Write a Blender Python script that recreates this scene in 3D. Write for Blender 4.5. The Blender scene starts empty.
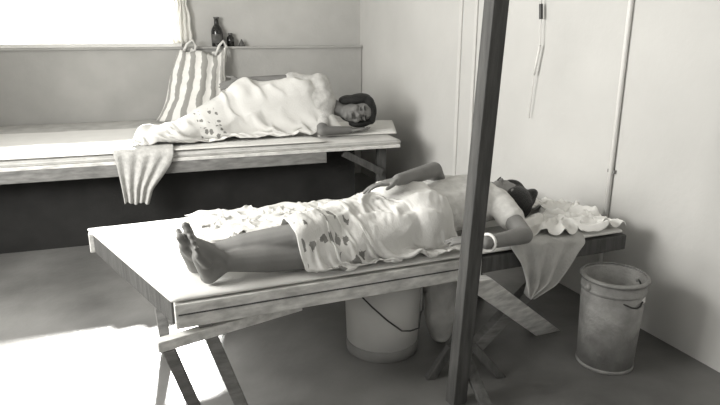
import bpy, bmesh, math, random
import numpy as np
from mathutils import Vector, Matrix, noise
random.seed(7)
C = bpy.context.scene.collection
SC = bpy.context.scene
PI = math.pi

# ------------------------------------------------------------------ camera
H, TH, F = 1.35, math.radians(16.0), 600.0
cam = bpy.data.cameras.new('camera'); cam.sensor_width = 36; cam.lens = F * 36 / 720; cam.clip_start = .05
co = bpy.data.objects.new('camera', cam); C.objects.link(co)
co.location = (0, 0, H); co.rotation_euler = (PI / 2 - TH, 0, 0)
SC.camera = co

# ------------------------------------------------------------------ world, sun, large lights, exposure
w = bpy.data.worlds.new('sky'); SC.world = w; w.use_nodes = True
bg = w.node_tree.nodes['Background']; bg.inputs[0].default_value = (1, .985, .95, 1); bg.inputs[1].default_value = 1.6
sun = bpy.data.lights.new('sun', 'SUN'); sun.energy = 16; sun.angle = math.radians(2.5); sun.color = (1, .985, .94)
so = bpy.data.objects.new('sun', sun); C.objects.link(so)
SUND = Vector((.95, -3.0, -1.75)).normalized()
so.rotation_euler = SUND.to_track_quat('-Z', 'Y').to_euler()
def area(name, loc, target, sx, sy, power):
    l = bpy.data.lights.new(name, 'AREA'); l.shape = 'RECTANGLE'; l.size = sx; l.size_y = sy; l.energy = power; l.color = (1, .985, .945)
    o = bpy.data.objects.new(name, l); C.objects.link(o); o.location = loc
    o.rotation_euler = (Vector(target) - Vector(loc)).to_track_quat('-Z', 'Y').to_euler(); return o
area('left_window_daylight', (-2.55, 1.6, 1.75), (1.2, 3.2, 1.0), 1.5, 1.3, 110)
SC.view_settings.view_transform = 'Standard'; SC.view_settings.look = 'None'
SC.view_settings.exposure = 0.3; SC.view_settings.gamma = 1; SC.view_settings.use_curve_mapping = False

# ------------------------------------------------------------------ helpers
S_, C_ = math.sin(TH), math.cos(TH)
def ray(px, py):
    u = (px - 360) / F; v = (py - 202.5) / F
    return Vector((u, C_ - v * S_, -S_ - v * C_))
def P(px, py, z):                    # point seen at a pixel, at height z
    d = ray(px, py); t = (H - z) / -d.z
    return Vector((0, 0, H)) + d * t
CORNER = Vector((0, 5.83, 0))
BD = Vector((math.cos(math.radians(19)), math.sin(math.radians(19)), 0))     # along back wall, to the right
BN = Vector((BD.y, -BD.x, 0))                                                # out of the back wall, into room
RD = Vector((.3746, -.9272, 0))                                              # along right wall, towards the camera
RN = Vector((RD.y, -RD.x, 0))                                                # out of the right wall, into room
def onplane(px, py, p0, n):
    d = ray(px, py); o = Vector((0, 0, H)); t = (p0 - o).dot(n) / d.dot(n); return o + d * t
def W(px, py, off=0): return onplane(px, py, CORNER + BN * off, BN)
def R(px, py, off=0): return onplane(px, py, CORNER + RN * off, RN)

def mat(name, col, rough=.8, var=.12, scale=6, bump=.15, bscale=40, detail=6, spec=.3, metallic=0, stretch=None, coord='Object', sub=0):
    m = bpy.data.materials.new(name); m.use_nodes = True
    nt = m.node_tree; N = nt.nodes; L = nt.links; b = N['Principled BSDF']
    b.inputs['Roughness'].default_value = rough; b.inputs['Metallic'].default_value = metallic
    b.inputs['Specular IOR Level'].default_value = spec
    tc = N.new('ShaderNodeTexCoord'); mp = N.new('ShaderNodeMapping'); L.new(tc.outputs[coord], mp.inputs[0])
    if stretch: mp.inputs['Scale'].default_value = stretch
    n = N.new('ShaderNodeTexNoise'); n.inputs['Scale'].default_value = scale; n.inputs['Detail'].default_value = detail
    L.new(mp.outputs[0], n.inputs[0])
    r = N.new('ShaderNodeValToRGB'); r.color_ramp.elements[0].position = .3; r.color_ramp.elements[1].position = .7
    t = (1, .99, .955)
    c = [col * t[i] if not isinstance(col, tuple) else col[i] for i in range(3)]
    r.color_ramp.elements[0].color = [max(0, x * (1 - var)) for x in c] + [1]
    r.color_ramp.elements[1].color = [min(1, x * (1 + var)) for x in c] + [1]
    L.new(n.outputs[0], r.inputs[0]); L.new(r.outputs[0], b.inputs['Base Color'])
    if bump:
        n2 = N.new('ShaderNodeTexNoise'); n2.inputs['Scale'].default_value = bscale; n2.inputs['Detail'].default_value = 5
        L.new(mp.outputs[0], n2.inputs[0])
        bp = N.new('ShaderNodeBump'); bp.inputs['Strength'].default_value = bump; bp.inputs['Distance'].default_value = .01
        L.new(n2.outputs[0], bp.inputs['Height']); L.new(bp.outputs[0], b.inputs['Normal'])
    m['ramp'] = r.name
    return m
def mixin(m, build):                # darken the base colour where build() gives 1 (a printed or woven pattern)
    nt = m.node_tree; N = nt.nodes; L = nt.links; b = N['Principled BSDF']
    old = b.inputs['Base Color'].links[0].from_socket
    fac, col = build(N, L)
    mx = N.new('ShaderNodeMix'); mx.data_type = 'RGBA'; L.new(fac, mx.inputs[0]); L.new(old, mx.inputs[6]); mx.inputs[7].default_value = col
    L.new(mx.outputs[2], b.inputs['Base Color'])
def math_(N, L, op, a, b=None, c=None):
    n = N.new('ShaderNodeMath'); n.operation = op
    for i, x in enumerate((a, b, c)):
        if x is None: continue
        if isinstance(x, (int, float)): n.inputs[i].default_value = x
        else: L.new(x, n.inputs[i])
    return n.outputs[0]

M = {}
M['wall_back'] = mat('limewash_grey', .50, .95, .10, 2.2, .25, 30)
M['wall_right'] = mat('limewash_pale', .56, .9, .06, 1.6, .2, 20)
M['ledge'] = mat('ledge_plaster', .42, .95, .10, 3, .2, 30)
M['ceil'] = mat('ceiling_plaster', .5, .95, .05)
M['floor'] = mat('worn_concrete', .145, .36, .5, 1.7, .25, 14, spec=.35)
M['batten'] = mat('painted_batten', .6, .7, .05)
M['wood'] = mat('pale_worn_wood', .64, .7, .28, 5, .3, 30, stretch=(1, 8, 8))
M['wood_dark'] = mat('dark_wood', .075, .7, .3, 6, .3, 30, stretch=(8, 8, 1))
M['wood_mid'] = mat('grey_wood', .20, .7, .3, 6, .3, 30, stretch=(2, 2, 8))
M['bed_shade'] = mat('under_bed_shade', .022, .9, .3, 4, .2)  # near-black colour standing in for the shade under the back bed
M['sheet'] = mat('white_sheet', .74, .95, .03, 8, .15, 120)
M['mattress'] = mat('quilted_mat', .52, .95, .12, 10, .4, 60)
M['cloth_grey'] = mat('muslin_grey', .45, .95, .12, 14, .4, 90)
M['towel'] = mat('nubby_towel', .50, .98, .16, 40, .6, 160)
M['shirt'] = mat('pale_shirt', .6, .95, .12, 30, .3, 140)
M['skin'] = mat('skin', .20, .6, .10, 12, .08, 120, spec=.35)
M['skin_pale'] = mat('skin_lighter', .16, .6, .10, 12, .08, 120, spec=.35)
M['nail'] = mat('toenail', .22, .4, .05)
M['hair'] = mat('black_hair', .012, .5, .4, 30, .6, 90, stretch=(1, 1, 6))
M['lip'] = mat('lip', .05, .5, .05)
M['eye'] = mat('eye', .03, .3, .05)
M['pail'] = mat('white_pail', .6, .5, .05, 5, .08, 40)
M['pail_low'] = mat('pail_base_band', .22, .6, .15, 8, .1, 40)
M['tin'] = mat('grimy_tin', .27, .55, .25, 14, .5, 70, spec=.4, metallic=.15)
M['wire'] = mat('dark_wire', .05, .5, .1, metallic=.4)
M['glass'] = mat('dark_bottle_glass', .012, .15, .1, spec=.6, bump=0)
M['cap'] = mat('bottle_cap', .10, .4, .1)
M['labelp'] = mat('bottle_label', .10, .8, .3, 40)
M['white'] = mat('white_enamel', .75, .5, .03)
M['frame'] = mat('window_frame_white', .75, .6, .05)
M['sack'] = mat('pale_sack', .5, .95, .15, 12, .5, 50)

def tag(o, label=None, cat=None, group=None, kind=None):
    if label: o['label'] = label
    if cat: o['category'] = cat
    if group: o['group'] = group
    if kind: o['kind'] = kind
    return o
def empty(name, loc, label, cat, group=None):
    o = bpy.data.objects.new(name, None); C.objects.link(o); o.location = loc; o.empty_display_size = .1
    return tag(o, label, cat, group)
def link(name, me, m, parent=None, smooth=True):
    me.materials.clear(); me.materials.append(M[m] if isinstance(m, str) else m)
    for p in me.polygons: p.use_smooth = smooth
    o = bpy.data.objects.new(name, me); C.objects.link(o)
    if parent:
        o.parent = parent; o.matrix_parent_inverse = Matrix.Translation(-parent.location)
    else:                           # origin of a single-mesh thing at its base
        vs = [v.co for v in me.vertices]
        c = Vector((sum(v.x for v in vs) / len(vs), sum(v.y for v in vs) / len(vs), min(v.z for v in vs)))
        me.transform(Matrix.Translation(-c)); o.location = c
    return o
def fin(name, bm, m, parent=None, bevel=0, smooth=False):
    bmesh.ops.recalc_face_normals(bm, faces=bm.faces)
    me = bpy.data.meshes.new(name); bm.to_mesh(me); bm.free()
    o = link(name, me, m, parent, smooth)
    if bevel:
        b = o.modifiers.new('bevel', 'BEVEL'); b.width = bevel; b.segments = 2; b.limit_method = 'ANGLE'
    return o
def prism(bm, pts, z0, z1):          # vertical prism on a footprint polygon
    lo = [bm.verts.new((p[0], p[1], z0)) for p in pts]; hi = [bm.verts.new((p[0], p[1], z1)) for p in pts]
    n = len(pts)
    bm.faces.new(lo[::-1]); bm.faces.new(hi)
    for i in range(n): bm.faces.new((lo[i], lo[(i + 1) % n], hi[(i + 1) % n], hi[i]))
def beam(bm, a, b, wd, ht, up=Vector((0, 0, 1))):   # box along a->b
    a = Vector(a); b = Vector(b); d = (b - a).normalized(); s = d.cross(up).normalized(); t = s.cross(d)
    vs = []
    for p in (a, b):
        for i, j in ((-1, -1), (1, -1), (1, 1), (-1, 1)):
            vs.append(bm.verts.new(p + s * (i * wd / 2) + t * (j * ht / 2)))
    for f in ((0, 1, 2, 3), (7, 6, 5, 4), (0, 4, 5, 1), (1, 5, 6, 2), (2, 6, 7, 3), (3, 7, 4, 0)):
        bm.faces.new([vs[k] for k in f])
def legbeam(bm, a, b, wd, ht, side):  # a leg whose foot is cut level with the floor
    a = Vector(a); b = Vector(b); side = Vector(side).normalized(); d = (b - a).normalized()
    hor = side.cross(Vector((0, 0, 1))).normalized()
    top = []; bot = []
    k = 1 / max(.3, abs(d.cross(side).normalized().dot(hor)))
    for i, j in ((-1, -1), (1, -1), (1, 1), (-1, 1)):
        off = side * (i * wd / 2) + hor * (j * ht / 2 * k)
        bot.append(bm.verts.new(a + off)); top.append(bm.verts.new(b + off))
    bm.faces.new(bot[::-1]); bm.faces.new(top)
    for i in range(4): bm.faces.new((bot[i], bot[(i + 1) % 4], top[(i + 1) % 4], top[i]))
def tube(bm, pts, r, seg=8, r1=None):
    pts = [Vector(p) for p in pts]; rings = []
    n = len(pts); up = Vector((.13, .21, .97))
    for i, p in enumerate(pts):
        d = (pts[min(i + 1, n - 1)] - pts[max(i - 1, 0)]).normalized()
        s = d.cross(up).normalized(); t = s.cross(d)
        rr = r if r1 is None else r + (r1 - r) * i / (n - 1)
        rings.append([bm.verts.new(p + (s * math.cos(2 * PI * k / seg) + t * math.sin(2 * PI * k / seg)) * rr) for k in range(seg)])
    for a, b in zip(rings, rings[1:]):
        for k in range(seg): bm.faces.new((a[k], a[(k + 1) % seg], b[(k + 1) % seg], b[k]))
    bm.faces.new(rings[0][::-1]); bm.faces.new(rings[-1])
def lathe(bm, prof, c, seg=32, close=False):
    rings = []
    for r, z in prof:
        rings.append([bm.verts.new((c[0] + r * math.cos(2 * PI * k / seg), c[1] + r * math.sin(2 * PI * k / seg), c[2] + z)) for k in range(seg)])
    for a, b in zip(rings, rings[1:]):
        for k in range(seg): bm.faces.new((a[k], a[(k + 1) % seg], b[(k + 1) % seg], b[k]))
    if close: bm.faces.new(rings[0][::-1]); bm.faces.new(rings[-1])
def capsule(bm, a, b, ra, rb, seg=14):
    a = Vector(a); b = Vector(b); d = b - a; L = d.length
    if L < 1e-6: d = Vector((0, 0, 1))
    d.normalize(); s = d.orthogonal().normalized(); t = d.cross(s)
    prof = []
    for k in range(6): q = PI / 2 * (1 - k / 5.); prof.append((ra * math.cos(q), -ra * math.sin(q)))
    for k in range(6): q = PI / 2 * (k / 5.); prof.append((rb * math.cos(q), L + rb * math.sin(q)))
    rings = [[bm.verts.new(a + d * z + (s * math.cos(2 * PI * k / seg) + t * math.sin(2 * PI * k / seg)) * max(r, 1e-4)) for k in range(seg)] for r, z in prof]
    for x, y in zip(rings, rings[1:]):
        for k in range(seg): bm.faces.new((x[k], x[(k + 1) % seg], y[(k + 1) % seg], y[k]))
    bm.faces.new(rings[0][::-1]); bm.faces.new(rings[-1])
def ellip(bm, c, r, rot=None, seg=20):
    rot = rot or Matrix.Identity(3)
    mtx = Matrix.Translation(Vector(c)) @ rot.to_4x4() @ Matrix.Diagonal((r[0], r[1], r[2], 1))
    bmesh.ops.create_uvsphere(bm, u_segments=seg, v_segments=seg // 2 + 2, radius=1, matrix=mtx)
def remesh(bm, name, m, parent, vox=.006, smooth=4, fac=.5):
    bmesh.ops.recalc_face_normals(bm, faces=bm.faces)
    me = bpy.data.meshes.new('tmp'); bm.to_mesh(me); bm.free()
    o = bpy.data.objects.new('tmp', me); C.objects.link(o)
    r = o.modifiers.new('r', 'REMESH'); r.mode = 'VOXEL'; r.voxel_size = vox
    s = o.modifiers.new('s', 'SMOOTH'); s.iterations = smooth; s.factor = fac
    bpy.context.view_layer.update()
    dg = bpy.context.evaluated_depsgraph_get()
    me2 = bpy.data.meshes.new_from_object(o.evaluated_get(dg))
    bpy.data.objects.remove(o); me2.name = name
    return link(name, me2, m, parent, True)
def frame(origin, x, y):             # local frame: x right, y forward, z up
    x = Vector(x).normalized(); y = Vector(y); y = (y - x * y.dot(x)).normalized(); z = x.cross(y)
    return Matrix(((x.x, y.x, z.x), (x.y, y.y, z.y), (x.z, y.z, z.z)))

# ------------------------------------------------------------------ cloth: a small position based solver
def drape(nx, ny, w, h, start, caps=(), prisms=(), pins=None, steps=90, iters=12, floor=.004, grav=9.8, damp=.97, stiff=.35, seed=1, fric=.5, thick=.008, ws=None):
    rng = np.random.default_rng(seed)
    U, V = np.meshgrid(np.linspace(0, 1, nx), np.linspace(0, 1, ny), indexing='ij')
    X = np.array([[list(start(U[i, j], V[i, j])) for j in range(ny)] for i in range(nx)], float)
    X += rng.normal(0, .0015, X.shape)
    dx, dy = w / (nx - 1), h / (ny - 1)
    if ws: dx = dx * np.array([ws(v) for v in np.linspace(0, 1, ny)])[None, :, None]; dg = np.sqrt(dx[:, :-1] ** 2 + dy ** 2)
    else: dg = math.hypot(dx, dy)
    Vel = np.zeros_like(X); dt = 1 / 60.
    wgt = np.ones((nx, ny, 1))
    if pins is not None:
        for i in range(nx):
            for j in range(ny):
                if pins(U[i, j], V[i, j]): wgt[i, j] = 0
    def con(A, B, L, k, push=True):
        # A, B are slices into X
        wa, wb = wgt[A], wgt[B]
        d = X[B] - X[A]; l = np.linalg.norm(d, axis=2, keepdims=True) + 1e-9
        c = (l - L) / l * k
        if not push: c = np.where(l < L, c, 0)
        ws = wa + wb + 1e-9
        X[A] += d * c * wa / ws; X[B] -= d * c * wb / ws
    sl = slice
    groups = []
    for s in (0, 1):
        n = (nx - s) // 2
        groups.append(((sl(s, s + 2 * n, 2), sl(None)), (sl(s + 1, s + 2 * n, 2), sl(None)), dx, 1.))
        n = (ny - s) // 2
        groups.append(((sl(None), sl(s, s + 2 * n, 2)), (sl(None), sl(s + 1, s + 2 * n, 2)), dy, 1.))
    for s in (0, 1):
        n = (nx - s) // 2
        groups.append(((sl(s, s + 2 * n, 2), sl(0, -1)), (sl(s + 1, s + 2 * n, 2), sl(1, None)), dg, .6))
        groups.append(((sl(s, s + 2 * n, 2), sl(1, None)), (sl(s + 1, s + 2 * n, 2), sl(0, -1)), dg, .6))
    bend = []
    for s in range(4):
        n = len(range(s, nx - 2, 4)); bend.append(((sl(s, s + 4 * n - 3 if n else s, 4), sl(None)), (sl(s + 2, s + 2 + 4 * n - 3 if n else s, 4), sl(None)), 2 * dx, stiff))
        n = len(range(s, ny - 2, 4)); bend.append(((sl(None), sl(s, s + 4 * n - 3 if n else s, 4)), (sl(None), sl(s + 2, s + 2 + 4 * n - 3 if n else s, 4)), 2 * dy, stiff))
    def collide():
        nonlocal X
        hit = np.zeros((nx, ny, 1), bool)
        for a, b, ra, rb in caps:
            a = np.array(a); b = np.array(b); ab = b - a; L2 = ab @ ab + 1e-12
            t = np.clip(((X - a) @ ab) / L2, 0, 1)[..., None]
            q = a + t * ab; d = X - q; l = np.linalg.norm(d, axis=2, keepdims=True) + 1e-9
            r = ra + (rb - ra) * t + thick
            ins = (l < r) & (wgt > 0)
            X = np.where(ins, q + d / l * r, X); hit |= ins
        for poly, z0, z1 in prisms:
            n = len(poly); best = np.full((nx, ny), z1 + thick - X[..., 2]); dirn = np.zeros_like(X); dirn[..., 2] = 1
            inside = (X[..., 2] < z1 + thick) & (X[..., 2] > z0)
            for i in range(n):
                p, q = poly[i], poly[(i + 1) % n]; e = np.array([q[0] - p[0], q[1] - p[1]]); e /= np.linalg.norm(e)
                nn = np.array([e[1], -e[0]])       # outward for ccw polygons
                dist = thick - ((X[..., 0] - p[0]) * nn[0] + (X[..., 1] - p[1]) * nn[1])
                inside &= dist > 0
                m = dist < best; best = np.where(m, dist, best)
                dirn[m] = (nn[0], nn[1], 0)
            ins = (inside[..., None]) & (wgt > 0)
            X = np.where(ins, X + dirn * best[..., None], X); hit |= ins
        X[..., 2] = np.maximum(X[..., 2], floor)
        return hit
    for st in range(steps):
        Vel[..., 2] -= grav * dt; Vel *= damp
        prev = X.copy(); X = X + Vel * dt * wgt
        for it in range(iters):
            for g in groups: con(*g)
            if it % 2 == 0:
                for g in bend: con(*g)
            if it % 4 == 3: hit = collide()
        hit = collide()
        X = np.where(hit, prev + (X - prev) * np.array([fric, fric, 1.]), X)
        Vel = (X - prev) / dt
        Vel = np.where(hit, Vel * .35, Vel)
        sp = np.linalg.norm(Vel, axis=2, keepdims=True); Vel = np.where(sp > 3, Vel * 3 / (sp + 1e-9), Vel)
    return X
def smooth(X, n):
    for _ in range(n):
        Y = X.copy()
        Y[1:-1, 1:-1] = X[1:-1, 1:-1] * .4 + (X[:-2, 1:-1] + X[2:, 1:-1] + X[1:-1, :-2] + X[1:-1, 2:]) * .15
        X = Y
    return X
def crumple(X, amp, sc, seed=0, fine=.35):
    nx, ny, _ = X.shape; Y = X.copy()
    for i in range(nx):
        for j in range(ny):
            p = Vector((X[i, j, 0] * sc, X[i, j, 1] * sc * 1.3, X[i, j, 2] * sc + seed))
            q = p + Vector((noise.noise(p * .7), noise.noise(p * .7 + Vector((5, 1, 2))), 0)) * .9
            a = 1 - abs(noise.noise(q)) * 2.6; b = 1 - abs(noise.noise(q * 2.3 + Vector((3, 7, 1)))) * 2.6
            e = 1.0
            Y[i, j, 2] += amp * (max(0, a) ** 2 + fine * max(0, b) ** 2) * e
    return Y
def clothmesh(name, X, m, parent=None, thick=.004, sub=1):
    nx, ny, _ = X.shape
    me = bpy.data.meshes.new(name)
    fs = [(i * ny + j, (i + 1) * ny + j, (i + 1) * ny + j + 1, i * ny + j + 1) for i in range(nx - 1) for j in range(ny - 1)]
    me.from_pydata([tuple(v) for v in X.reshape(-1, 3)], [], fs); me.update()
    uv = me.uv_layers.new(name='uv')
    for lp in me.loops:
        i, j = divmod(lp.vertex_index, ny); uv.data[lp.index].uv = (i / (nx - 1), j / (ny - 1))
    o = link(name, me, m, parent)
    s = o.modifiers.new('thick', 'SOLIDIFY'); s.thickness = thick; s.offset = 0
    if sub: q = o.modifiers.new('sub', 'SUBSURF'); q.levels = sub; q.render_levels = sub
    return o

# ================================================================== SETTING
ZC = 2.7
LW0 = CORNER - BD * 3.55                         # left end of the back wall
def rect(bm, p, q, z0, z1, th, n):
    a = p; b = q; beam_pts = [a, b, b - n * th, a - n * th]; prism(bm, beam_pts, z0, z1)
FR = CORNER + RD * 8.2
FL = LW0 - BN * 0 + BN * 8.2
bm = bmesh.new(); prism(bm, [LW0 - BD * .3 - BN * .3, CORNER - BN * .3 - RN * .3, FR - RN * .3, FL - BD * .3], -.12, 0)
tag(fin('floor', bm, 'floor'), kind='structure')
bm = bmesh.new(); prism(bm, [LW0 - BD * .3 - BN * .3, CORNER - BN * .3 - RN * .3, FR - RN * .3, FL - BD * .3], ZC, ZC + .1)
tag(fin('ceiling', bm, 'ceil'), kind='structure')
# back wall with a window opening
wr = (W(180, 30) - CORNER).dot(-BD)              # right jamb distance from corner
wl = wr + 1.55
wz0 = W(130, 47).z; wz1 = wz0 + 1.15
bm = bmesh.new()
rect(bm, CORNER + BD * .12, CORNER - BD * wr, 0, ZC, .12, BN)
rect(bm, CORNER - BD * wl, LW0, 0, ZC, .12, BN)
rect(bm, CORNER - BD * wr, CORNER - BD * wl, 0, wz0, .12, BN)
rect(bm, CORNER - BD * wr, CORNER - BD * wl, wz1, ZC, .12, BN)
tag(fin('wall_back', bm, 'wall_back'), kind='structure')
LEDGE = W(300, 50).z
bm = bmesh.new(); rect(bm, CORNER + BN * .06 - BD * .005, LW0 + BN * .06, 0, wz0 - .02, .059, BN)
tag(fin('wall_back_lower', bm, 'ledge'), kind='structure')
bm = bmesh.new(); rect(bm, CORNER + BN * .085 - BD * .012, LW0 + BN * .085, wz0 - .02, wz0, .084, BN)
tag(fin('trim_1', bm, 'batten' if False else 'ledge', bevel=.004), kind='structure')
# window frame and sill
wnd = bpy.data.objects.new('window_1', None); C.objects.link(wnd); wnd.location = CORNER - BD * (wr + wl) / 2 + Vector((0, 0, wz0)); tag(wnd, kind='structure')
bm = bmesh.new()
a, b = CORNER - BD * wr - BN * .06, CORNER - BD * wl - BN * .06
zz = Vector((0, 0, 1))
beam(bm, a + BD * -.02 + zz * wz0, a + BD * -.02 + zz * wz1, .04, .05)
beam(bm, b + BD * .02 + zz * wz0, b + BD * .02 + zz * wz1, .04, .05)
beam(bm, a + zz * (wz1 - .02), b + zz * (wz1 - .02), .05, .04)
fin('window_frame', bm, 'frame', wnd)
bm = bmesh.new(); beam(bm, a + zz * (wz0 + .016) + BN * .07, b + zz * (wz0 + .016) + BN * .07, .14, .03)
fin('window_sill', bm, 'frame', wnd)
# right wall, left wall (with the window the daylight enters by)
bm = bmesh.new(); rect(bm, CORNER - RD * .12, FR, 0, ZC, .12, RN)
tag(fin('wall_right', bm, 'wall_right'), kind='structure')
bm = bmesh.new()
def lw(s0, s1, z0, z1): rect(bm, LW0 + BN * s0, LW0 + BN * s1, z0, z1, .12, BD)
lw(-.12, 2.2, 0, ZC); lw(2.2, 5.4, 0, .9); lw(2.2, 5.4, 2.5, ZC); lw(5.4, 8.2, 0, ZC)
tag(fin('wall_left', bm, 'wall_back'), kind='structure')
bm = bmesh.new(); FD = (FR - FL).normalized(); FN = Vector((FD.y, -FD.x, 0)); FLn = (FR - FL).length  # front wall out of view, added with a limited opening to cut fill light
def fw(s0, s1, z0, z1): rect(bm, FL + FD * s0, FL + FD * s1, z0, z1, .12, -FN)
fw(-.1, .5, 0, ZC); fw(.5, 3.3, 0, .8); fw(.5, 3.3, 2.4, ZC); fw(3.3, FLn + .1, 0, ZC)
tag(fin('wall_front', bm, 'wall_back'), kind='structure')
# battens and conduit on the right wall
def vert_on_right(px, off):
    p = R(px, 60, off); return Vector((p.x, p.y, 0))
for i, (px, wd, th) in enumerate(((459, .035, .012), (474, .03, .010))):
    p = vert_on_right(px, .006); bm = bmesh.new(); rect(bm, p - RD * wd / 2 + RN * .006, p + RD * wd / 2 + RN * .006, .02, ZC - .001, th, RN)
    tag(fin('trim_%d' % (i + 2), bm, 'batten', bevel=.003), kind='structure')
p = vert_on_right(624, .014)
c = empty('conduit_pipe', (p.x, p.y, 0), 'thin pale vertical pipe fixed to the right wall above the cot end', 'pipe')
bm = bmesh.new(); tube(bm, [(p.x, p.y, .05), (p.x, p.y, ZC - .02)], .011, 10); fin('pipe_tube', bm, 'white', c, smooth=True)
for z in (.7, 1.55, 2.3):
    bm = bmesh.new(); q = Vector((p.x, p.y, z)); beam(bm, q - RD * .022 - RN * .006, q + RD * .022 - RN * .006, .014, .016); fin('pipe_clip', bm, 'tin', c)
# pull cord with its clip
q0 = R(542, -40, .03); q1 = R(541, 4, .03); q2 = R(541, 19, .03); q3 = R(540, 45, .03); q4 = R(534, 75, .03); q5 = R(529, 118, .02)
c = empty('hanging_cord', (q1.x, q1.y, q5.z), 'thin pale cord with a dark clip hanging on the right wall', 'cord')
bm = bmesh.new(); tube(bm, [Vector((q1.x, q1.y, ZC)), q1], .003, 6); tube(bm, [q2, q3, (q3 + q4) / 2 + Vector((.004, 0, 0)), q4, q5], .0028, 6); fin('cord', bm, 'white', c, smooth=True)
bm = bmesh.new(); tube(bm, [q1, (q1 + q2) / 2, q2], .010, 8); fin('clip', bm, 'wire', c)
bm = bmesh.new(); tube(bm, [q3, (q3 + q4) / 2, q4], .007, 8); fin('tape', bm, 'white', c, smooth=True)

# ================================================================== BACK BED
HB = .62
fl_ = P(88, 156, HB); fr_ = P(402, 138, HB)
bdir = (fr_ - fl_).normalized(); bper = Vector((-bdir.y, bdir.x, 0))
BR = fr_; BL = fr_ - bdir * 3.0
depth = 1.22
def wallback(p): # project to just in front of the ledge panel
    d = (CORNER + BN * .07 - p).dot(BN) / bper.dot(BN); return p + bper * d
RR, RL = wallback(BR), wallback(BL)
bed = empty('wooden_bed', ((BL.x + BR.x) / 2, (BL.y + BR.y) / 2, 0), 'long wooden sleeping platform with thin mattress against the back wall', 'bed')
def inset(p, a, b): return p + bdir * a + bper * b
bm = bmesh.new(); beam(bm, inset(BL, 0, .02) + zz * -.105, inset(BR, -.55, .02) + zz * -.105, .035, .075); fin('rail', bm, 'wood_mid', bed, bevel=.004)
bm = bmesh.new(); prism(bm, [inset(BL, 0, .0), inset(BR, -.01, .0), RR - bdir * .01, RL], HB - .067, HB - .045); fin('deck', bm, 'wood', bed, bevel=.003)
bm = bmesh.new(); prism(bm, [inset(BL, .02, .16), inset(BR, -.30, .16), inset(BR, -.30, .19), inset(BL, .02, .19)], 0, HB - .068); fin('front_shade_panel', bm, 'bed_shade', bed)  # added dark sheet, stands for the deep shade below the deck
bm = bmesh.new(); prism(bm, [inset(BR, -.33, .19), inset(BR, -.30, .19), RR - bdir * .30, RR - bdir * .33], 0, HB - .068); fin('end_shade_panel', bm, 'bed_shade', bed)  # same added shade sheet, closing the right end under the bed
for a in (-.12, -2.85):
    bm = bmesh.new(); q = inset(BR, a, .10); beam(bm, Vector((q.x, q.y, 0)), Vector((q.x, q.y, HB - .068)), .06, .06, bdir); fin('leg', bm, 'wood_dark', bed, bevel=.004)
bm = bmesh.new(); beam(bm, inset(BR, -.13, .05) + zz * -.25, inset(BR, -.42, .04) + zz * -.09, .03, .05); fin('brace', bm, 'wood_dark', bed, bevel=.003)
# mattress: soft slab with a rolled edge
def slab(quad, z0, z1, nu, nv, bulge, seed, amp=.004, edge=.02):
    bm = bmesh.new(); A, B, Cc, D = quad
    def pt(u, v): return (A * (1 - u) + B * u) * (1 - v) + (D * (1 - u) + Cc * u) * v
    rows = []
    for i in range(nu + 1):
        row = []
        for j in range(nv + 1):
            u, v = i / nu, j / nv; p = pt(u, v)
            e = min(u * (B - A).length, (1 - u) * (B - A).length, v * (D - A).length, (1 - v) * (D - A).length)
            k = min(1, e / edge); dz = (1 - math.sqrt(max(0, 1 - (1 - k) ** 2))) * (z1 - z0) * .35
            nz = noise.noise(Vector((p.x * 5, p.y * 5, seed))) * amp + noise.noise(Vector((p.x * 17, p.y * 17, seed))) * amp * .4
            row.append(bm.verts.new((p.x, p.y, z1 - dz + nz)))
        rows.append(row)
    for i in range(nu):
        for j in range(nv): bm.faces.new((rows[i][j], rows[i + 1][j], rows[i + 1][j + 1], rows[i][j + 1]))
    ring = [rows[i][0] for i in range(nu + 1)] + [rows[nu][j] for j in range(1, nv + 1)] + [rows[i][nv] for i in range(nu - 1, -1, -1)] + [rows[0][j] for j in range(nv - 1, 0, -1)]
    cen = (A + B + Cc + D) / 4
    prev = ring
    for f, z in ((1 + bulge, .5), (1 + bulge, .15), (1, 0)):
        nr = []
        for v in ring:
            p = Vector((v.co.x, v.co.y, 0)); d = (p - Vector((cen.x, cen.y, 0)))
            q = p + d.normalized() * (f - 1)
            nr.append(bm.verts.new((q.x, q.y, z0 + (z1 - z0) * z * .9)))
        n = len(ring)
        for k in range(n): bm.faces.new((prev[k], prev[(k + 1) % n], nr[(k + 1) % n], nr[k]))
        prev = nr
    bm.faces.new(prev[::-1])
    return bm
bm = slab([inset(BL, .01, .015), inset(BR, -.01, .015), RR - bdir * .02, RL + bdir * .01], HB - .044, HB, 90, 40, .006, 3)
o = fin('mattress', bm, 'mattress', bed, smooth=True)
def stitch(N, L):
    g = N.new('ShaderNodeNewGeometry'); s = N.new('ShaderNodeSeparateXYZ'); L.new(g.outputs['Position'], s.inputs[0])
    a = math_(N, L, 'SINE', math_(N, L, 'MULTIPLY', s.outputs[2], 420.))
    s2 = N.new('ShaderNodeSeparateXYZ'); L.new(g.outputs['True Normal'], s2.inputs[0])
    sd_ = math_(N, L, 'LESS_THAN', math_(N, L, 'ABSOLUTE', s2.outputs[2]), .5)
    return math_(N, L, 'MULTIPLY', math_(N, L, 'GREATER_THAN', a, .75), math_(N, L, 'MULTIPLY', sd_, .5)), (.12, .118, .11, 1)
mixin(M['mattress'], stitch)
bm = slab([inset(BL, .02, .01), inset(BR, -.55, .01), inset(BR, -.75, 1.0), inset(BL, .02, 1.0)], HB + .002, HB + .010, 50, 40, .003, 5, .003)
tag(fin('bed_sheet', bm, 'sheet', smooth=True), 'white sheet spread flat on the back bed under the lying person', 'sheet')

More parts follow.
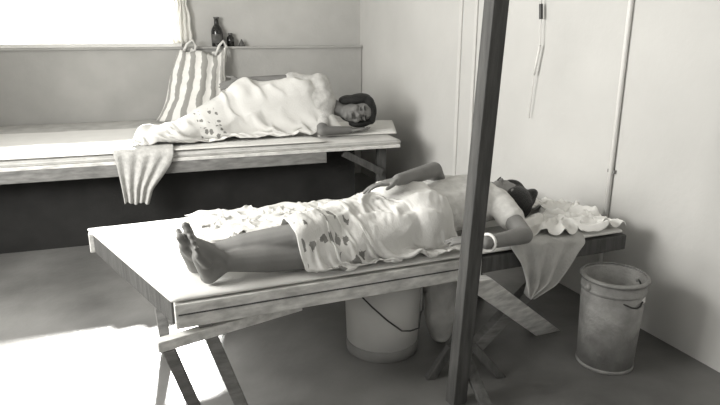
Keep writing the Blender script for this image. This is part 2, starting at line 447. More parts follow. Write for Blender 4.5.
# ================================================================== NEAR COT
HC = .50
A_, B_, C2_, D_ = P(174, 302, HC), P(88, 229, HC), P(497, 184, HC), P(628, 231, HC)
cdir = (D_ - A_).normalized(); cper = Vector((-cdir.y, cdir.x, 0))
cot = empty('wooden_cot', ((A_.x + C2_.x) / 2, (A_.y + C2_.y) / 2, 0), 'wooden cot with crossed legs and a white sheet in the foreground', 'cot')
def ccp(u, v): return (A_ * (1 - u) + D_ * u) * (1 - v) + (B_ * (1 - u) + C2_ * u) * v
JT = onplane(482, 262, A_, cper); JT = Vector((JT.x, JT.y, HC))
bm = bmesh.new(); beam(bm, A_ + cper * .02 + zz * -.057, JT + cper * .02 + zz * -.057, .04, .088); o = fin('rail', bm, 'wood', cot, bevel=.004)
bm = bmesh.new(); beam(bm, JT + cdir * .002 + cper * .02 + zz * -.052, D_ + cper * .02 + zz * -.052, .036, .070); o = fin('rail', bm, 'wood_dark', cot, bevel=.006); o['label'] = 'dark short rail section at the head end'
bm = bmesh.new(); beam(bm, A_ - cper * .0015 + zz * -.05 + cdir * .01, JT - cper * .0015 + zz * -.05 - cdir * .01, .004, .004); fin('rail_groove', bm, 'wood_dark', cot)
bdc = (C2_ - B_).normalized(); bpc = Vector((-bdc.y, bdc.x, 0))
bm = bmesh.new(); beam(bm, B_ - bpc * .02 + zz * -.057, C2_ - bpc * .02 + zz * -.057, .04, .088); fin('rail', bm, 'wood', cot, bevel=.004)
eL = (B_ - A_).normalized(); eR = (C2_ - D_).normalized()
bm = bmesh.new(); beam(bm, A_ + eL * .045 + cdir * .02 + zz * -.057, B_ - eL * .045 + cdir * .02 + zz * -.057, .03, .08); fin('end_board', bm, 'wood_dark', cot, bevel=.003)
bm = bmesh.new(); beam(bm, D_ + eR * .045 - cdir * .02 + zz * -.057, C2_ - eR * .045 - cdir * .02 + zz * -.057, .03, .08); fin('end_board', bm, 'wood_dark', cot, bevel=.003)
bm = bmesh.new(); q = [ccp(.02, .05), ccp(.98, .05), ccp(.98, .95), ccp(.02, .95)]; prism(bm, q, HC - .03, HC - .008); fin('deck', bm, 'wood_mid', cot)
# foot-end legs and stretcher
lt = P(197, 322, .40); lb = P(246, 414, 0.0)
def cleg(name, top, bot, wd, ht, side, m):
    bm = bmesh.new(); legbeam(bm, bot, top, wd, ht, side); return fin(name, bm, m, cot, bevel=.003)
T1 = A_ + cdir * .085 + cper * .05 + zz * -.075; 
F1 = P(247, 418, 0)
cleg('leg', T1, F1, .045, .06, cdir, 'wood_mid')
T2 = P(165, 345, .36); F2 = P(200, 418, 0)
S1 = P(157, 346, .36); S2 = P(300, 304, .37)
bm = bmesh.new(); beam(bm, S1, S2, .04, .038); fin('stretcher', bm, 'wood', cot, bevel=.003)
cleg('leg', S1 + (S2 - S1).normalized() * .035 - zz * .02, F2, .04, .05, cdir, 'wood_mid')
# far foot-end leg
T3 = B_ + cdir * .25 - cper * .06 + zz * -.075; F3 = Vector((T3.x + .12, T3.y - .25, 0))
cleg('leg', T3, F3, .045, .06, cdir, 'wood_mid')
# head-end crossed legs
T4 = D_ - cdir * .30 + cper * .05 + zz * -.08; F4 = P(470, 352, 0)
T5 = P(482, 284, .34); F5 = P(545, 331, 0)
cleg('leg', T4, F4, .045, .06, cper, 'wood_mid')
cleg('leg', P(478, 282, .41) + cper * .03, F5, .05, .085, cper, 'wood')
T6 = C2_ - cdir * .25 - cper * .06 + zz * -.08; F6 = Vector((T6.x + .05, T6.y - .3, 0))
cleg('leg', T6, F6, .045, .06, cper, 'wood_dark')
COTP = [tuple(p)[:2] for p in (A_, D_, C2_, B_)]
bm = slab([ccp(0.0, .012), ccp(.985, .012), ccp(.985, .985), ccp(0.0, .985)], HC - .006, HC + .012, 90, 50, .006, 9, .005, .025)
tag(fin('cot_sheet', bm, 'sheet', smooth=True), 'smooth white sheet covering the whole top of the foreground cot', 'sheet')

# ================================================================== POST
pt = P(456, 402, 0); 
top = onplane(497, -2, pt + Vector((0, -.02, 0)), Vector((0, 1, 0)))
tdir = (top - pt).normalized(); ptop = pt + tdir * ((ZC - .004) / tdir.z)
post = empty('wooden_post', (pt.x, pt.y, 0), 'tall dark wooden post rising in front of the foreground cot', 'post')
sd = Vector((math.cos(math.radians(28)), math.sin(math.radians(28)), 0))
bm = bmesh.new(); legbeam(bm, pt, ptop, .062, .05, sd); fin('shaft', bm, 'wood_dark', post, bevel=.004)
for (p0, p1, wd) in ((P(462, 350, .17), P(492, 420, 0), .045), (P(472, 345, .13), P(500, 376, 0), .045), (P(452, 345, .13), P(430, 378, 0), .04)):
    bm = bmesh.new(); legbeam(bm, p1, p0, wd, .035, Vector((1, .2, 0))); fin('foot_brace', bm, 'wood_dark', post, bevel=.004)

# ================================================================== PEOPLE
def head_parts(bm, o, Rm, s=1.0):
    """head in a local frame: x right, y forward, z crown"""
    def e(c, r, rot=None): ellip(bm, Vector(o) + Rm @ (Vector(c) * s), [x * s for x in r], Rm if rot is None else Rm @ rot)
    e((0, -.012, .03), (.074, .092, .088)); e((0, .015, -.03), (.058, .072, .075)); e((0, .045, -.085), (.028, .026, .022))
    e((0, .055, .045), (.052, .030, .035))
    for x in (-1, 1):
        e((x * .034, .062, -.028), (.024, .024, .024)); e((x * .030, .078, .022), (.024, .012, .009)); e((x * .074, -.008, -.012), (.010, .018, .030))
        e((x * .030, .075, .002), (.014, .010, .008)); e((x * .011, .099, -.030), (.009, .010, .008))
    e((0, .088, -.004), (.010, .016, .028)); e((0, .100, -.024), (.013, .015, .012))
    e((0, .086, -.056), (.024, .012, .007)); e((0, .084, -.067), (.020, .011, .007))
def face_marks(root, o, Rm, s, lidm='hair', lipm='lip'):
    def mk(name, c, r, m, rot=None):
        bm = bmesh.new(); ellip(bm, Vector(o) + Rm @ (Vector(c) * s), [x * s for x in r], Rm if rot is None else Rm @ rot, 14); fin(name, bm, m, root, smooth=True)
    for x in (-1, 1):
        mk('eyelid_lashes', (x * .030, .083, -.001), (.013, .004, .0022), lidm)
        mk('eyebrow', (x * .031, .090, .024), (.018, .004, .004), lidm)
    mk('lips', (0, .095, -.062), (.020, .004, .005), lipm)
def hand(bm, wrist, d, nrm, s=1.0, curl=.5, thumbside=1):
    """palm along d, back of the hand along nrm; four fingers and a thumb, each bent"""
    d = Vector(d).normalized(); nrm = Vector(nrm); nrm = (nrm - d * nrm.dot(d)).normalized(); sd = d.cross(nrm) * thumbside
    wrist = Vector(wrist)
    Rm = frame(wrist, sd, d)
    ellip(bm, wrist + d * .045 * s, (.038 * s, .050 * s, .014 * s), Matrix((sd, d, nrm)).transposed())
    for k, (off, L, b) in enumerate(((.028, .070, .082), (.010, .078, .086), (-.009, .072, .084), (-.027, .058, .076))):
        p = wrist + d * b * s + sd * off * s
        dd = (d + sd * off * 2.5).normalized(); r = .0085 * s
        for seg, fr in enumerate((.42, .32, .26)):
            q = p + dd * L * fr * s; capsule(bm, p, q, r, r * .92, 8); p = q; r *= .92
            dd = (dd - nrm * curl * .6).normalized()
    p = wrist + d * .022 * s + sd * .032 * s; dd = (d * .75 + sd * .7 - nrm * .25).normalized()
    q = p + dd * .042 * s; capsule(bm, p, q, .013 * s, .0105 * s, 8); dd = (dd + d * .5).normalized(); capsule(bm, q, q + dd * .032 * s, .010 * s, .0088 * s, 8)
def foot(bm, ankle, heel, toe, side, s=1.0, big=1):
    """heel to toe, side points towards the big toe"""
    ankle, heel, toe = Vector(ankle), Vector(heel), Vector(toe)
    d = (toe - heel).normalized(); side = Vector(side); side = (side - d * side.dot(d)).normalized(); up = side.cross(d)
    if up.dot(ankle - heel) < 0: up = -up
    L = (toe - heel).length
    capsule(bm, heel, ankle, .031 * s, .034 * s)
    capsule(bm, heel, heel + d * L * .45, .029 * s, .026 * s)
    capsule(bm, ankle, heel + d * L * .62 + up * .012, .033 * s, .026 * s)
    ball = heel + d * L * .72
    for k in range(5):
        o = (.028 - .0145 * k) * s
        bs = ball + side * o - d * (.006 * k) * s
        capsule(bm, heel + d * L * .35 + side * o * .7 + up * .012, bs, .020 * s, .0145 * s if k else .019 * s, 10)
        ln = (.060, .056, .050, .043, .035)[k] * s; r = (.0135, .0095, .0090, .0085, .0080)[k] * s
        m1 = bs + d * ln * .55 + up * .006 + side * o * .12; capsule(bm, bs, m1, r * 1.05, r, 10); capsule(bm, m1, m1 + d * ln * .45 - up * .004, r * 1.02, r * .98, 10)
    return ball, d, side, up
def caps_to(bm, caps):
    for a, b, ra, rb in caps: capsule(bm, a, b, ra, rb)

# ---------- person on the foreground cot
pA = empty('person', (.1, 2.25, HC), 'person lying on the foreground cot with bare feet towards the camera side', 'person')
V3 = Vector
heelN, toeN = P(209, 275, .546), P(187, 232, .735)
ankN = P(224, 262, .585); kneeN = P(338, 253, .56)
heelF, toeF = P(196, 265, .546), P(175, 229, .735)
ankF = P(212, 253, .59); kneeF = P(300, 236, .64)
bd2 = V3((.66, .75, 0)).normalized(); bp2 = V3((-bd2.y, bd2.x, 0))
pel = V3((.19, 2.36, .615)); chest = V3((.46, 2.57, .63)); neck = V3((.585, 2.64, .62)); headc = V3((.665, 2.67, .600))
hipN, hipF = pel - bp2 * .085, pel + bp2 * .085
shN, shF = chest + bd2 * .04 - bp2 * .155, chest + bd2 * .04 + bp2 * .155
elN = V3((.655, 2.265, .565)); wrN = P(486, 243, .60)
elF = P(434, 170, .77); wrF = P(398, 180, .78)
legsA = [(ankN, ankN.lerp(kneeN, .35), .034, .049), (ankN.lerp(kneeN, .35), kneeN, .049, .052), (kneeN, hipN, .055, .085),
         (ankF, ankF.lerp(kneeF, .35), .034, .049), (ankF.lerp(kneeF, .35), kneeF, .049, .052), (kneeF, hipF, .055, .085)]
torsoA = [(hipN, hipF, .095, .095), (pel, chest, .095, .10), (hipN.lerp(pel, .3), shN.lerp(chest, .45), .085, .08), (hipF.lerp(pel, .3), shF.lerp(chest, .45), .085, .08),
          (shN.lerp(chest, .15), shF.lerp(chest, .15), .062, .062)]
armsA = [(shN, elN, .045, .036), (elN, wrN, .036, .024), (shF, elF, .045, .036), (elF, wrF, .036, .024)]
bm = bmesh.new(); caps_to(bm, legsA + torsoA + armsA)
capsule(bm, chest, neck, .06, .05); capsule(bm, neck, headc, .048, .05)
lp = kneeN - ankN; lp = V3((-lp.y, lp.x, 0)).normalized()
ball = foot(bm, ankN, heelN, toeN, lp, 1.02)
ballF = foot(bm, ankF, heelF, toeF, -lp, 1.02)
hand(bm, wrN, (-.75, .25, .0), (0, 0, 1), .95, .5, 1)
hand(bm, wrF, (-.9, -.3, -.15), (0, .2, 1), .95, .5, -1)
hy = (V3((0, 0, 1)) + bp2 * 1.1); RmA = frame(headc, hy.cross(bd2), hy)   # z axis = crown along bd2
head_parts(bm, headc, RmA, 1.0)
remesh(bm, 'body', 'skin', pA, .0052, 3)
face_marks(pA, headc, RmA, 1.0)
for bl, dd, sdv, up in (ball, ballF):
    for k in range(5):
        o = (.028 - .0145 * k) * 1.02; ln = (.060, .056, .050, .043, .035)[k]; r = (.0135, .0095, .0090, .0085, .0080)[k]
        c = bl + sdv * o * 1.12 - dd * .006 * k + dd * (ln * .95) + up * (r + .002)
        bm = bmesh.new(); ellip(bm, c, (r * .7, r * .85, .002), Matrix((sdv, dd, up)).transposed(), 10); fin('toenail', bm, 'nail', pA, smooth=True)
# hair
bm = bmesh.new()
def he(c, r): ellip(bm, headc + RmA @ V3(c), r, RmA)
he((0, -.035, .045), (.088, .088, .088)); he((0, .01, .085), (.074, .070, .050)); he((.055, -.04, .01), (.045, .06, .08)); he((-.055, -.04, .01), (.045, .06, .08))
he((0, -.05, .12), (.075, .045, .06)); he((.06, -.055, .09), (.05, .03, .07)); he((-.05, -.05, .1), (.05, .03, .06))
he((.04, -.06, .02), (.07, .05, .09)); he((.02, -.03, .10), (.085, .075, .075))
remesh(bm, 'hair', 'hair', pA, .008, 3)
# shirt
bm = bmesh.new()
for a, b, ra, rb in torsoA[1:]: capsule(bm, a, b, ra + .012, rb + .012)
capsule(bm, shN, shN.lerp(elN, .45), .058, .060); capsule(bm, shF, shF.lerp(elF, .30), .058, .058)
ob = remesh(bm, 'shirt', 'shirt', pA, .009, 4)
for v in ob.data.vertices:
    n = noise.noise(v.co * 14) * .006 + noise.noise(v.co * 38) * .003; v.co += v.normal * n
# bangle
bm = bmesh.new(); dw = (wrN - elN).normalized(); sx = dw.orthogonal().normalized(); sy = dw.cross(sx); cc = wrN - dw * .015
rr = [cc + (sx * math.cos(2 * PI * k / 20) + sy * math.sin(2 * PI * k / 20)) * .031 for k in range(21)]
tube(bm, rr, .006, 8); o = fin('wrist_band', bm, 'white', smooth=True); tag(o, 'white band around the wrist of the person on the foreground cot', 'wrist band')

# sheet over that person
def shA(u, v):
    q0 = P(316, 279, HC) - cper * .008; q1 = P(466, 255, HC) - cper * .008; q2 = ccp(.585, .78); q3 = ccp(.05, .95)
    b = q0.lerp(q1, u) * (1 - v) + q3.lerp(q2, u) * v
    if v == 0: return (b.x, b.y, HC + .020 + .006 * math.sin(u * 23))
    return (b.x, b.y, .50 + .29 * min(1, .5 + v / .04) + .022 * math.sin(7 * v * PI + 5 * u) + .022 * math.sin(9 * u * PI + 3 * v) + .014 * math.sin(15 * v * PI - 9 * u) + .012 * math.sin(14 * u * PI + 11 * v))
capsA = [(tuple(a), tuple(b), ra + .004, rb + .004) for a, b, ra, rb in legsA] + [(tuple(a), tuple(b), ra + .022, rb + .022) for a, b, ra, rb in torsoA] + [(tuple(a), tuple(b), ra, rb) for a, b, ra, rb in armsA[1:2]]
M['print'] = mat('white_sheet_printed', .68, .95, .04, 8, .2, 120, coord='UV')
def flowers(x0, x1, y0, y1, sc):
    def f(N, L):
        tc = N.new('ShaderNodeTexCoord'); s = N.new('ShaderNodeSeparateXYZ'); L.new(tc.outputs['UV'], s.inputs[0])
        vo = N.new('ShaderNodeTexVoronoi'); vo.inputs['Scale'].default_value = sc; vo.inputs['Randomness'].default_value = .55; L.new(tc.outputs['UV'], vo.inputs[0])
        nz = N.new('ShaderNodeTexNoise'); nz.inputs['Scale'].default_value = sc * 3.2; L.new(tc.outputs['UV'], nz.inputs[0])
        d = math_(N, L, 'ADD', vo.outputs['Distance'], math_(N, L, 'MULTIPLY', math_(N, L, 'SUBTRACT', nz.outputs[0], .5), .5))
        a = math_(N, L, 'LESS_THAN', d, .34)
        for so, lo, hi in ((s.outputs[0], x0, x1), (s.outputs[1], y0, y1)):
            a = math_(N, L, 'MULTIPLY', a, math_(N, L, 'MULTIPLY', math_(N, L, 'GREATER_THAN', so, lo), math_(N, L, 'LESS_THAN', so, hi)))
        return math_(N, L, 'MULTIPLY', a, .8), (.10, .098, .09, 1)
    return f
mixin(M['print'], flowers(.02, .40, .03, .22, 17))
X = drape(100, 116, .80, 1.22, shA, capsA, [(COTP, .38, HC + .016)], pins=lambda u, v: v == 0, steps=75, iters=14, stiff=.12, seed=3)
X = crumple(X, .020, 9, 1)
tag(clothmesh('bed_sheet', X, 'print'), 'crumpled white sheet with dark printed flowers over the person on the foreground cot', 'sheet')
# blanket rumpled along the far side of the cot, behind the legs
def shB(u, v):
    q0 = V3((-.62, 2.36, 0)); q1 = V3((.10, 2.62, 0)); q2 = V3((.02, 2.93, 0)); q3 = V3((-.75, 2.62, 0))
    b = q0.lerp(q1, u) * (1 - v) + q3.lerp(q2, u) * v
    return (b.x, b.y, .62 + .03 * math.sin(13 * u * PI + 2 * v) + .025 * math.sin(7 * v * PI + 5 * u))
X = drape(110, 54, 1.20, .62, shB, [], [(COTP, .38, HC + .014)], steps=60, iters=14, stiff=.5, seed=5)
X = crumple(smooth(X, 8), .020, 5, 4, .2)
tag(clothmesh('blanket', X, 'sheet'), 'rumpled thin white blanket bunched along the far edge of the foreground cot', 'blanket')

# ================================================================== cloths at the head of the cot
def shC(u, v):
    q0 = V3((.74, 2.40, 0)); q1 = V3((1.12, 2.55, 0)); q2 = V3((.98, 2.86, 0)); q3 = V3((.74, 2.80, 0))
    b = q0.lerp(q1, u) * (1 - v) + q3.lerp(q2, u) * v
    return (b.x, b.y, .64 + .05 * math.sin(6 * u * PI + 2 * v) + .02 * math.sin(5 * v * PI + 5 * u))
X = drape(66, 60, .74, .68, shC, [(tuple(headc), tuple(headc + bd2 * .05), .12, .11)], [(COTP, .38, HC + .014)], steps=60, iters=14, stiff=.5, seed=8)
X = crumple(smooth(X, 5), .040, 7.5, 8, .3)
tag(clothmesh('cloth', X, 'sheet'), 'crumpled white cloth heaped at the head end of the foreground cot', 'cloth')
# hanging towel with a pointed lower corner
def hung(outline, pa, n_in, inner, plane_p, zt, fold, nf, nu=46, nv=40, fade=1.0):
    """cloth lying from inner points over an edge, hanging in a vertical plane to an outline of (y, left x, right x)"""
    ys = [o[0] for o in outline]; X = np.zeros((nu, nv, 3))
    k_in = 10
    for i in range(nu):
        u = i / (nu - 1)
        for j in range(nv):
            if j >= k_in:
                y = ys[0] + (ys[-1] - ys[0]) * (j - k_in) / (nv - 1 - k_in)
                xl = np.interp(y, ys, [o[1] for o in outline]); xr = np.interp(y, ys, [o[2] for o in outline])
                q = onplane(xl + (xr - xl) * u, y, plane_p, pa); kk = (j - k_in) / (nv - 1 - k_in)
                q = q - pa * (fold * (.5 + .5 * math.sin(u * nf * PI + 1.5 * kk + .5 * math.sin(5 * kk))) * (.35 + kk) + .004)
                q.z += .006 * math.sin(u * 11)
            else:
                y = ys[0]; q = onplane(outline[0][1] + (outline[0][2] - outline[0][1]) * u, y, plane_p, pa); k = 1 - j / k_in
                q = q + inner * k; q.z = zt + .012 + .012 * (.5 + .5 * math.sin(u * nf * PI * k + 3 * k)) * math.sin(PI * min(1, k * 1.3)) ** .5
                if j > k_in - 3: q.z -= .003 * (j - k_in + 3); 
            X[i, j] = q
    for _ in range(2): X[:, 1:-1] = X[:, 1:-1] * .5 + (X[:, :-2] + X[:, 2:]) * .25
    return X
X = hung([(239, 503, 586), (248, 509, 577), (261, 517, 567), (270, 519, 560), (281, 521, 551), (294, 522, 527)], cper, 0, cper * .22, D_ - cper * .008, HC + .012, .034, 6)
tag(clothmesh('towel', X, 'cloth_grey'), 'greyish cloth with a pointed corner hanging over the front edge of the foreground cot', 'towel')

# ================================================================== person on the back bed
pB = empty('person', (-.6, 4.2, HB), 'person lying on their side on the back bed, head resting on one hand', 'person')
bx = bdir
def QB(px, py, off): return onplane(px, py, BL + bper * off, bper)
hb = QB(357, 111, .27)
pelB = QB(244, 106, .36); chB = QB(300, 98, .36)
hipT, hipU = QB(243, 99, .37), QB(250, 118, .34)
shT = QB(319, 86, .35); shU = QB(322, 116, .30)
neckB = hb - bx * .10 + V3((0, .03, 0))
kT = QB(202, 118, .27); kU = QB(206, 127, .23)
aT = QB(172, 135, .20); aU = QB(176, 138, .16)
elT = QB(284, 80, .37); wrT = QB(240, 81, .45)
elU = QB(322, 131, .16); wrU = QB(350, 130, .19)
torsoB = [(hipT, hipU, .095, .10), (pelB, chB, .10, .11), (shT, shU, .075, .075), (chB, shT.lerp(shU, .5), .11, .10)]
legsB = [(hipT, kT, .09, .06), (kT, aT, .055, .036), (hipU, kU, .09, .06), (kU, aU, .055, .036)]
armsB = [(shT, elT, .048, .038), (elT, wrT, .038, .026), (shU, elU, .045, .037), (elU, wrU, .036, .026)]
bm = bmesh.new(); caps_to(bm, torsoB + legsB + armsB)
capsule(bm, shT.lerp(shU, .5), neckB, .06, .05); capsule(bm, neckB, hb, .05, .05)
foot(bm, aT, aT - bx * .03 - zz * .02, aT - bx * .15 + zz * -.01 - bper * .03, zz, .85)
foot(bm, aU, aU - bx * .03 - zz * .0, aU - bx * .13 - bper * .04, zz, .85)
hand(bm, wrT, -bx + zz * -.3, zz * .6 - bper, .95, .4, 1)
hand(bm, wrU, bx + bper * .1, -zz * 1, .95, .35, -1)
fwd = (V3((0, 0, H)) - hb).normalized() + V3((-.15, 0, -.25)); crown = bx + zz * .12
fwd = (fwd - crown.normalized() * fwd.dot(crown.normalized())).normalized()
RmB = frame(hb, fwd.cross(crown), fwd)
head_parts(bm, hb, RmB, 1.16)
remesh(bm, 'body', 'skin_pale', pB, .0065, 3)
face_marks(pB, hb, RmB, 1.16)
bm = bmesh.new()
def he(c, r): ellip(bm, hb + RmB @ V3(c) * 1.1, [x * 1.1 for x in r], RmB)
he((0, -.04, .045), (.098, .092, .100)); he((0, .015, .085), (.078, .074, .042)); 
he((.078, -.005, .02), (.034, .07, .085)); he((-.078, -.005, .02), (.034, .07, .085)); he((.078, -.03, -.05), (.03, .06, .06)); he((0, -.07, -.01), (.09, .06, .10))
he((-.05, .04, .075), (.045, .05, .035)); he((.05, .04, .075), (.045, .05, .035)); he((0, -.06, .08), (.09, .06, .07))
remesh(bm, 'hair', 'hair', pB, .009, 3)
bm = bmesh.new()
for a, b, ra, rb in torsoB[1:]: capsule(bm, a, b, ra + .014, rb + .014)
capsule(bm, shT, shT.lerp(elT, .75), .068, .066); capsule(bm, shU, shU.lerp(elU, .5), .055, .055)
M['shirt_b'] = mat('grey_shirt', .48, .95, .14, 30, .3, 140)
ob = remesh(bm, 'shirt', 'shirt_b', pB, .010, 4)
for v in ob.data.vertices:
    n = noise.noise(v.co * 12) * .010 + noise.noise(v.co * 34) * .004; v.co += v.normal * n
# sheet over hips and legs
def shE(u, v):
    q0 = P(150, 152, HB); q1 = P(352, 136, HB); q2 = P(322, 90, HB); q3 = P(160, 122, HB)
    q2 = QB(326, 100, .62); q3 = QB(175, 100, .55); q0 = P(128, 151, HB); q1 = P(343, 136, HB); q3 = P(146, 126, HB); q2 = pelB - bx * .05 + bper * .26
    b = q0.lerp(q1, u) * (1 - v) + q3.lerp(q2, u) * v
    if v == 0: return (b.x, b.y, HB + .020 + .006 * math.sin(u * 19))
    return (b.x, b.y, HB + .50 * min(1, .3 + v / .15) + .022 * math.sin(7 * v * PI + 6 * u) + .022 * math.sin(9 * u * PI + 5 * v))
M['print2'] = mat('white_sheet_sprigged', .64, .95, .04, 8, .2, 120, coord='UV')
mixin(M['print2'], flowers(.35, .46, .10, .27, 38))
BEDP = [tuple(p)[:2] for p in (inset(BL, 0, 0), inset(BR, 0, 0), RR, RL)]
capsB = [(tuple(a), tuple(b), ra + .022, rb + .022) for a, b, ra, rb in torsoB[:2]] + [(tuple(a), tuple(b), ra + .004, rb + .004) for a, b, ra, rb in legsB]
capsB += [(tuple(aT - bx * .16 - bper * .03), tuple(aT), .05, .05), (tuple(aU - bx * .13 - bper * .04), tuple(aU), .04, .05), (tuple(elT), tuple(wrT), .035, .03)]
X = drape(110, 84, 1.62, 1.20, shE, capsB, [(BEDP, HB - .2, HB + .010)], pins=lambda u, v: v == 0 and u > .04, ws=lambda v: 1 - .40 * min(1, v * 1.6), steps=70, iters=14, stiff=.2, seed=4)
X = crumple(X, .032, 4.5, 2, .15)
tag(clothmesh('bed_sheet', X, 'print2'), 'white sheet with small printed sprig over the legs of the person on the back bed', 'sheet')
# flat mat under that person's head: a folded pillow sheet
bm = slab([P(318, 137, HB), P(396, 134, HB), P(392, 122, HB), P(325, 124, HB)], HB + .003, HB + .022, 30, 16, .004, 2, .004)
tag(fin('folded_cloth', bm, 'sheet', smooth=True), 'thin folded cloth under the head of the person on the back bed', 'cloth')

# towel over the front edge of the back bed
X = hung([(154, 113, 174), (163, 116, 171), (175, 119, 163), (188, 122, 153), (203, 125, 149)], bper, 0, bper * .16, BL - bper * .022, HB + .012, .020, 9)
tag(clothmesh('towel', X, 'towel'), 'nubby pale towel hanging over the front edge of the back bed', 'towel')

# ================================================================== striped bag against the wall
M['stripe'] = mat('striped_canvas', .85, .95, .06, 10, .3, 90, coord='UV')
def stripes(N, L):
    tc = N.new('ShaderNodeTexCoord'); s = N.new('ShaderNodeSeparateXYZ'); L.new(tc.outputs['UV'], s.inputs[0])
    nz = N.new('ShaderNodeTexNoise'); nz.inputs['Scale'].default_value = 5; L.new(tc.outputs['UV'], nz.inputs[0])
    xx = math_(N, L, 'ADD', s.outputs[0], math_(N, L, 'MULTIPLY', math_(N, L, 'SUBTRACT', nz.outputs[0], .5), .05))
    a = math_(N, L, 'SINE', math_(N, L, 'MULTIPLY', xx, 2 * PI * 14))
    return math_(N, L, 'MULTIPLY', math_(N, L, 'GREATER_THAN', a, .1), .75), (.22, .215, .20, 1)
mixin(M['stripe'], stripes)
bt0, bt1 = W(178, 60, .145), W(226, 60, .145); bb0, bb1 = W(156, 112, .25), W(226, 112, .25)
base = P(190, 120, HB)
zt = W(200, 52, .12).z
bag = empty('striped_bag', (bb0.x / 2 + bb1.x / 2, bb0.y / 2 + bb1.y / 2, HB), 'striped cloth carrier bag slumped against the back wall on the bed', 'bag')
nu, nv = 96, 26
me = bpy.data.meshes.new('bag_body'); vs = []; fs = []
for i in range(nu):
    th = 2 * PI * i / nu
    for j in range(nv + 1):
        v = j / nv
        c0 = bt0.lerp(bt1, .5); c1 = bb0.lerp(bb1, .5); hw0 = (bt1 - bt0).length / 2; hw1 = (bb1 - bb0).length / 2
        k = v ** .8
        hw = hw1 + (hw0 - hw1) * k; dp = (.10 * (1 - v) ** .6 + .028) * (1 - .0 * v)
        cx = c1.lerp(c0, k)
        pl = 1 + .10 * math.sin(th * 13 + 2 * v) * (.3 + v) + .05 * math.sin(th * 5 + 1)
        q = Vector((cx.x, cx.y, HB + .012 + (zt - HB - .012) * v)) + BD * math.cos(th) * hw * (1 + .04 * math.sin(7 * v + th)) + BN * math.sin(th) * dp * pl
        q.z += (.02 * math.sin(th * 3 + 1) + .02 * math.sin(th * 5)) * v
        vs.append(q)
for i in range(nu):
    for j in range(nv): fs.append((i * (nv + 1) + j, ((i + 1) % nu) * (nv + 1) + j, ((i + 1) % nu) * (nv + 1) + j + 1, i * (nv + 1) + j + 1))
fs.append(tuple(i * (nv + 1) for i in range(nu))[::-1])
me.from_pydata(vs, [], fs); uv = me.uv_layers.new(name='uv')
for p in me.polygons:
    for li in p.loop_indices:
        i, j = divmod(me.loops[li].vertex_index, nv + 1)
        if len(p.vertices) == 4 and max(vv // (nv + 1) for vv in p.vertices) == nu - 1 and i == 0 and min(vv // (nv + 1) for vv in p.vertices) == 0: i = nu
        uv.data[li].uv = (i / nu, j / nv)
o = link('bag_body', me, M['stripe'], bag); s = o.modifiers.new('t', 'SOLIDIFY'); s.thickness = .004
for pxs in (((214, 60), (219, 46), (223, 41), (226, 46), (225, 62)), ((180, 60), (187, 44), (192, 40), (196, 46), (193, 62))):
    bm = bmesh.new(); tube(bm, [W(x, y, .13) for x, y in pxs], .012, 8); fin('handle', bm, 'sheet', bag, smooth=True)

# curtain strip at the right jamb of the window
bm = bmesh.new(); n = 40; rings = []
zt_ = wz1 + .06
for j in range(31):
    v = j / 30; z = wz0 + .03 + (zt_ - wz0 - .03) * v
    row = []
    for i in range(n + 1):
        u = i / n; wdt = .15 + .03 * math.sin(v * 17) + .02 * math.sin(v * 41); s = wr - .03 + (u - .35) * wdt
        q = CORNER - BD * s + BN * (.045 + .014 * math.sin(u * 9 * PI + v * 3)); row.append(bm.verts.new((q.x, q.y, z)))
    rings.append(row)
for a, b in zip(rings, rings[1:]):
    for i in range(n): bm.faces.new((a[i], a[i + 1], b[i + 1], b[i]))
mc = mat('curtain_voile', .85, .9, .03, 8, .1, 60); M['curtain'] = mc
N_ = mc.node_tree.nodes; L_ = mc.node_tree.links; tr = N_.new('ShaderNodeBsdfTranslucent'); tr.inputs[0].default_value = (.95, .94, .90, 1)
ms = N_.new('ShaderNodeMixShader'); ms.inputs[0].default_value = .3; L_.new(N_['Principled BSDF'].outputs[0], ms.inputs[1]); L_.new(tr.outputs[0], ms.inputs[2]); L_.new(ms.outputs[0], N_['Material Output'].inputs[0])
o = fin('curtain', bm, 'curtain', smooth=True); s = o.modifiers.new('t', 'SOLIDIFY'); s.thickness = .002
tag(o, 'narrow white curtain gathered at the right side of the bright window', 'curtain')

# ================================================================== things on the ledge
def on_ledge(px): p = W(px, 50, .045); return V3((p.x, p.y, wz0))
q = on_ledge(218); hh = W(218, 17, .045).z - wz0
bo = empty('glass_bottle', q, 'dark glass bottle standing on the ledge above the striped bag, the tallest there', 'bottle')
r = .048
bm = bmesh.new(); lathe(bm, [(.001, 0), (r * .95, 0), (r, .006), (r, hh * .50), (r * .85, hh * .62), (r * .42, hh * .74), (r * .36, hh * .93), (r * .42, hh * .94), (r * .42, hh * .96), (.001, hh * .96)], q, 28); bb_ = fin('bottle_body', bm, 'glass', bo, smooth=True)
bm = bmesh.new(); lathe(bm, [(r * 1.02, hh * .12), (r * 1.02, hh * .42)], q, 28); fin('bottle_label', bm, 'labelp', bb_, smooth=True)
bm = bmesh.new(); lathe(bm, [(.001, hh * .95), (r * .48, hh * .95), (r * .48, hh), (.001, hh)], q, 20); fin('cap', bm, 'cap', bo)
q = on_ledge(231); h2 = W(231, 33, .045).z - wz0; r = .031
bo = empty('small_bottle', q, 'small dark bottle on the ledge just right of the tall bottle', 'bottle')
bm = bmesh.new(); lathe(bm, [(.001, 0), (r, 0), (r, h2 * .65), (r * .5, h2 * .8), (r * .5, h2 * .88), (.001, h2 * .88)], q, 24); fin('bottle_body', bm, 'glass', bo, smooth=True)
bm = bmesh.new(); lathe(bm, [(.001, h2 * .86), (r * .62, h2 * .86), (r * .62, h2), (.001, h2)], q, 20); fin('cap', bm, 'cap', bo)
q = on_ledge(242)
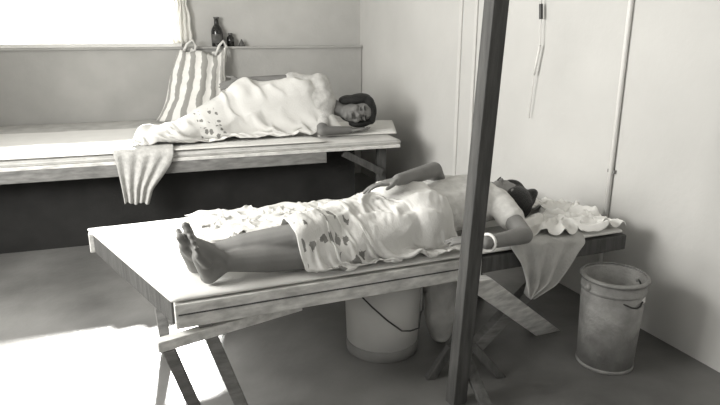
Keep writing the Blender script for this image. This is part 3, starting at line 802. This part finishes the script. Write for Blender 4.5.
bm = bmesh.new(); lathe(bm, [(.001, 0), (.030, 0), (.028, .012), (.010, .045), (.004, .06), (.001, .06)], q, 16)
tag(fin('stopper', bm, 'cap', smooth=True), 'tiny dark cone on the ledge right of the two bottles', 'stopper')

# ================================================================== buckets and sack
def bucket(name, label, c, rb, rt, h, m, m2, band, handle, group=None):
    b = empty(name, c, label, 'bucket', group)
    bm = bmesh.new(); lathe(bm, [(.001, 0), (rb, 0), (rb + (rt - rb) * .98, h * .98), (rt - .004, h * .98), (rb - .004, .008), (.001, .008)], c, 40); fin('bucket_body', bm, m, b, smooth=False)
    for p in b.children[0].data.polygons: p.use_smooth = abs(p.normal.z) < .5
    bm = bmesh.new(); lathe(bm, [(rt - .004, h * .97), (rt + .007, h * .965), (rt + .009, h * .985), (rt + .003, h), (rt - .005, h)], c, 40); fin('rim', bm, m, b, smooth=True)
    for z0, z1 in band:
        r0 = rb + (rt - rb) * z0; r1 = rb + (rt - rb) * z1
        bm = bmesh.new(); lathe(bm, [(r0, h * z0), (r0 + .003, h * z0 + .002), (r1 + .003, h * z1 - .002), (r1, h * z1)], c, 40); fin('band', bm, m2, b, smooth=True)
    bm = bmesh.new(); tube(bm, handle, .0035, 8); fin('handle', bm, 'wire', b, smooth=True)
    for p in (handle[0], handle[-1]):
        bm = bmesh.new(); ellip(bm, p, (.012, .012, .016)); fin('handle_lug', bm, m, b, smooth=True)
    return b
cb = P(382, 345, 0); 
rt = .168; rbm = .155; hbk = .37
hl = []
a0 = math.radians(205); a1 = math.radians(335)
yv = V3((0, -1, 0))
s1 = cb + V3((math.cos(math.radians(222)) * rt, math.sin(math.radians(222)) * rt, hbk * .88)); s2 = cb + V3((math.cos(math.radians(338)) * rt, math.sin(math.radians(338)) * rt, hbk * .88))
pl_ = lambda x, y: onplane(x, y, cb - V3((0, rt + .02, 0)), V3((0, 1, 0)))
hz = [(0, s1)] + [(0, pl_(x, y)) for x, y in ((364, 299), (372, 307), (388, 321), (402, 331), (410, 331), (419, 328), (421, 312))] + [(0, cb + V3((rt + .006, -.03, hbk * .5))), (0, cb + V3((rt + .006, -.01, hbk * .9)))]
bucket('bucket', 'white plastic bucket on the floor under the middle of the foreground cot', cb, rbm, rt, hbk, 'pail', 'pail_low', ((0.0, .14),), [p for _, p in hz])
cr = P(604, 361, 0); rt = .126; rbm = .112; h3 = .40
s1 = cr + V3((math.cos(math.radians(200)) * rt, math.sin(math.radians(200)) * rt, h3 * .9)); s2 = cr + V3((math.cos(math.radians(20)) * rt, math.sin(math.radians(20)) * rt, h3 * .9))
hp = [s1.lerp(s2, k / 12) + V3((math.sin(math.radians(20)), -math.cos(math.radians(20)), 0)) * (rt * 1.06 * math.sin(PI * k / 12)) + V3((0, 0, .055 * math.sin(PI * k / 12) ** 2 * -1)) for k in range(13)]
bk = bucket('bucket', 'dull mottled metal bucket on the floor beside the head end of the foreground cot', cr, rbm, rt, h3, 'tin', 'tin', ((.84, .88), (.0, .04)), hp)
# grip on the handle
bm = bmesh.new(); tube(bm, hp[8:11], .010, 8); fin('handle_grip', bm, 'white', [o for o in bk.children if o.name.startswith('handle') and 'lug' not in o.name][0], smooth=True)
# sack beside the white bucket
cs = P(440, 341, 0)
bm = bmesh.new(); ellip(bm, cs + zz * .09, (.06, .07, .09)); capsule(bm, cs + zz * .15, cs + zz * .34 + V3((.005, 0, 0)), .078, .084); ellip(bm, cs + zz * .38 + V3((.01, 0, 0)), (.05, .05, .06))
sk = remesh(bm, 'cloth_sack', 'sack', None, .009, 6)
for v in sk.data.vertices:
    if v.co.z > .03: n = noise.noise(v.co * 9) * .016 + noise.noise(v.co * 25) * .005; v.co += v.normal * n
    v.co.z = max(v.co.z, .0)
zmin = min(v.co.z for v in sk.data.vertices)
sk.location.z = -zmin
tag(sk, 'pale upright cloth sack on the floor between the white bucket and the post', 'sack')
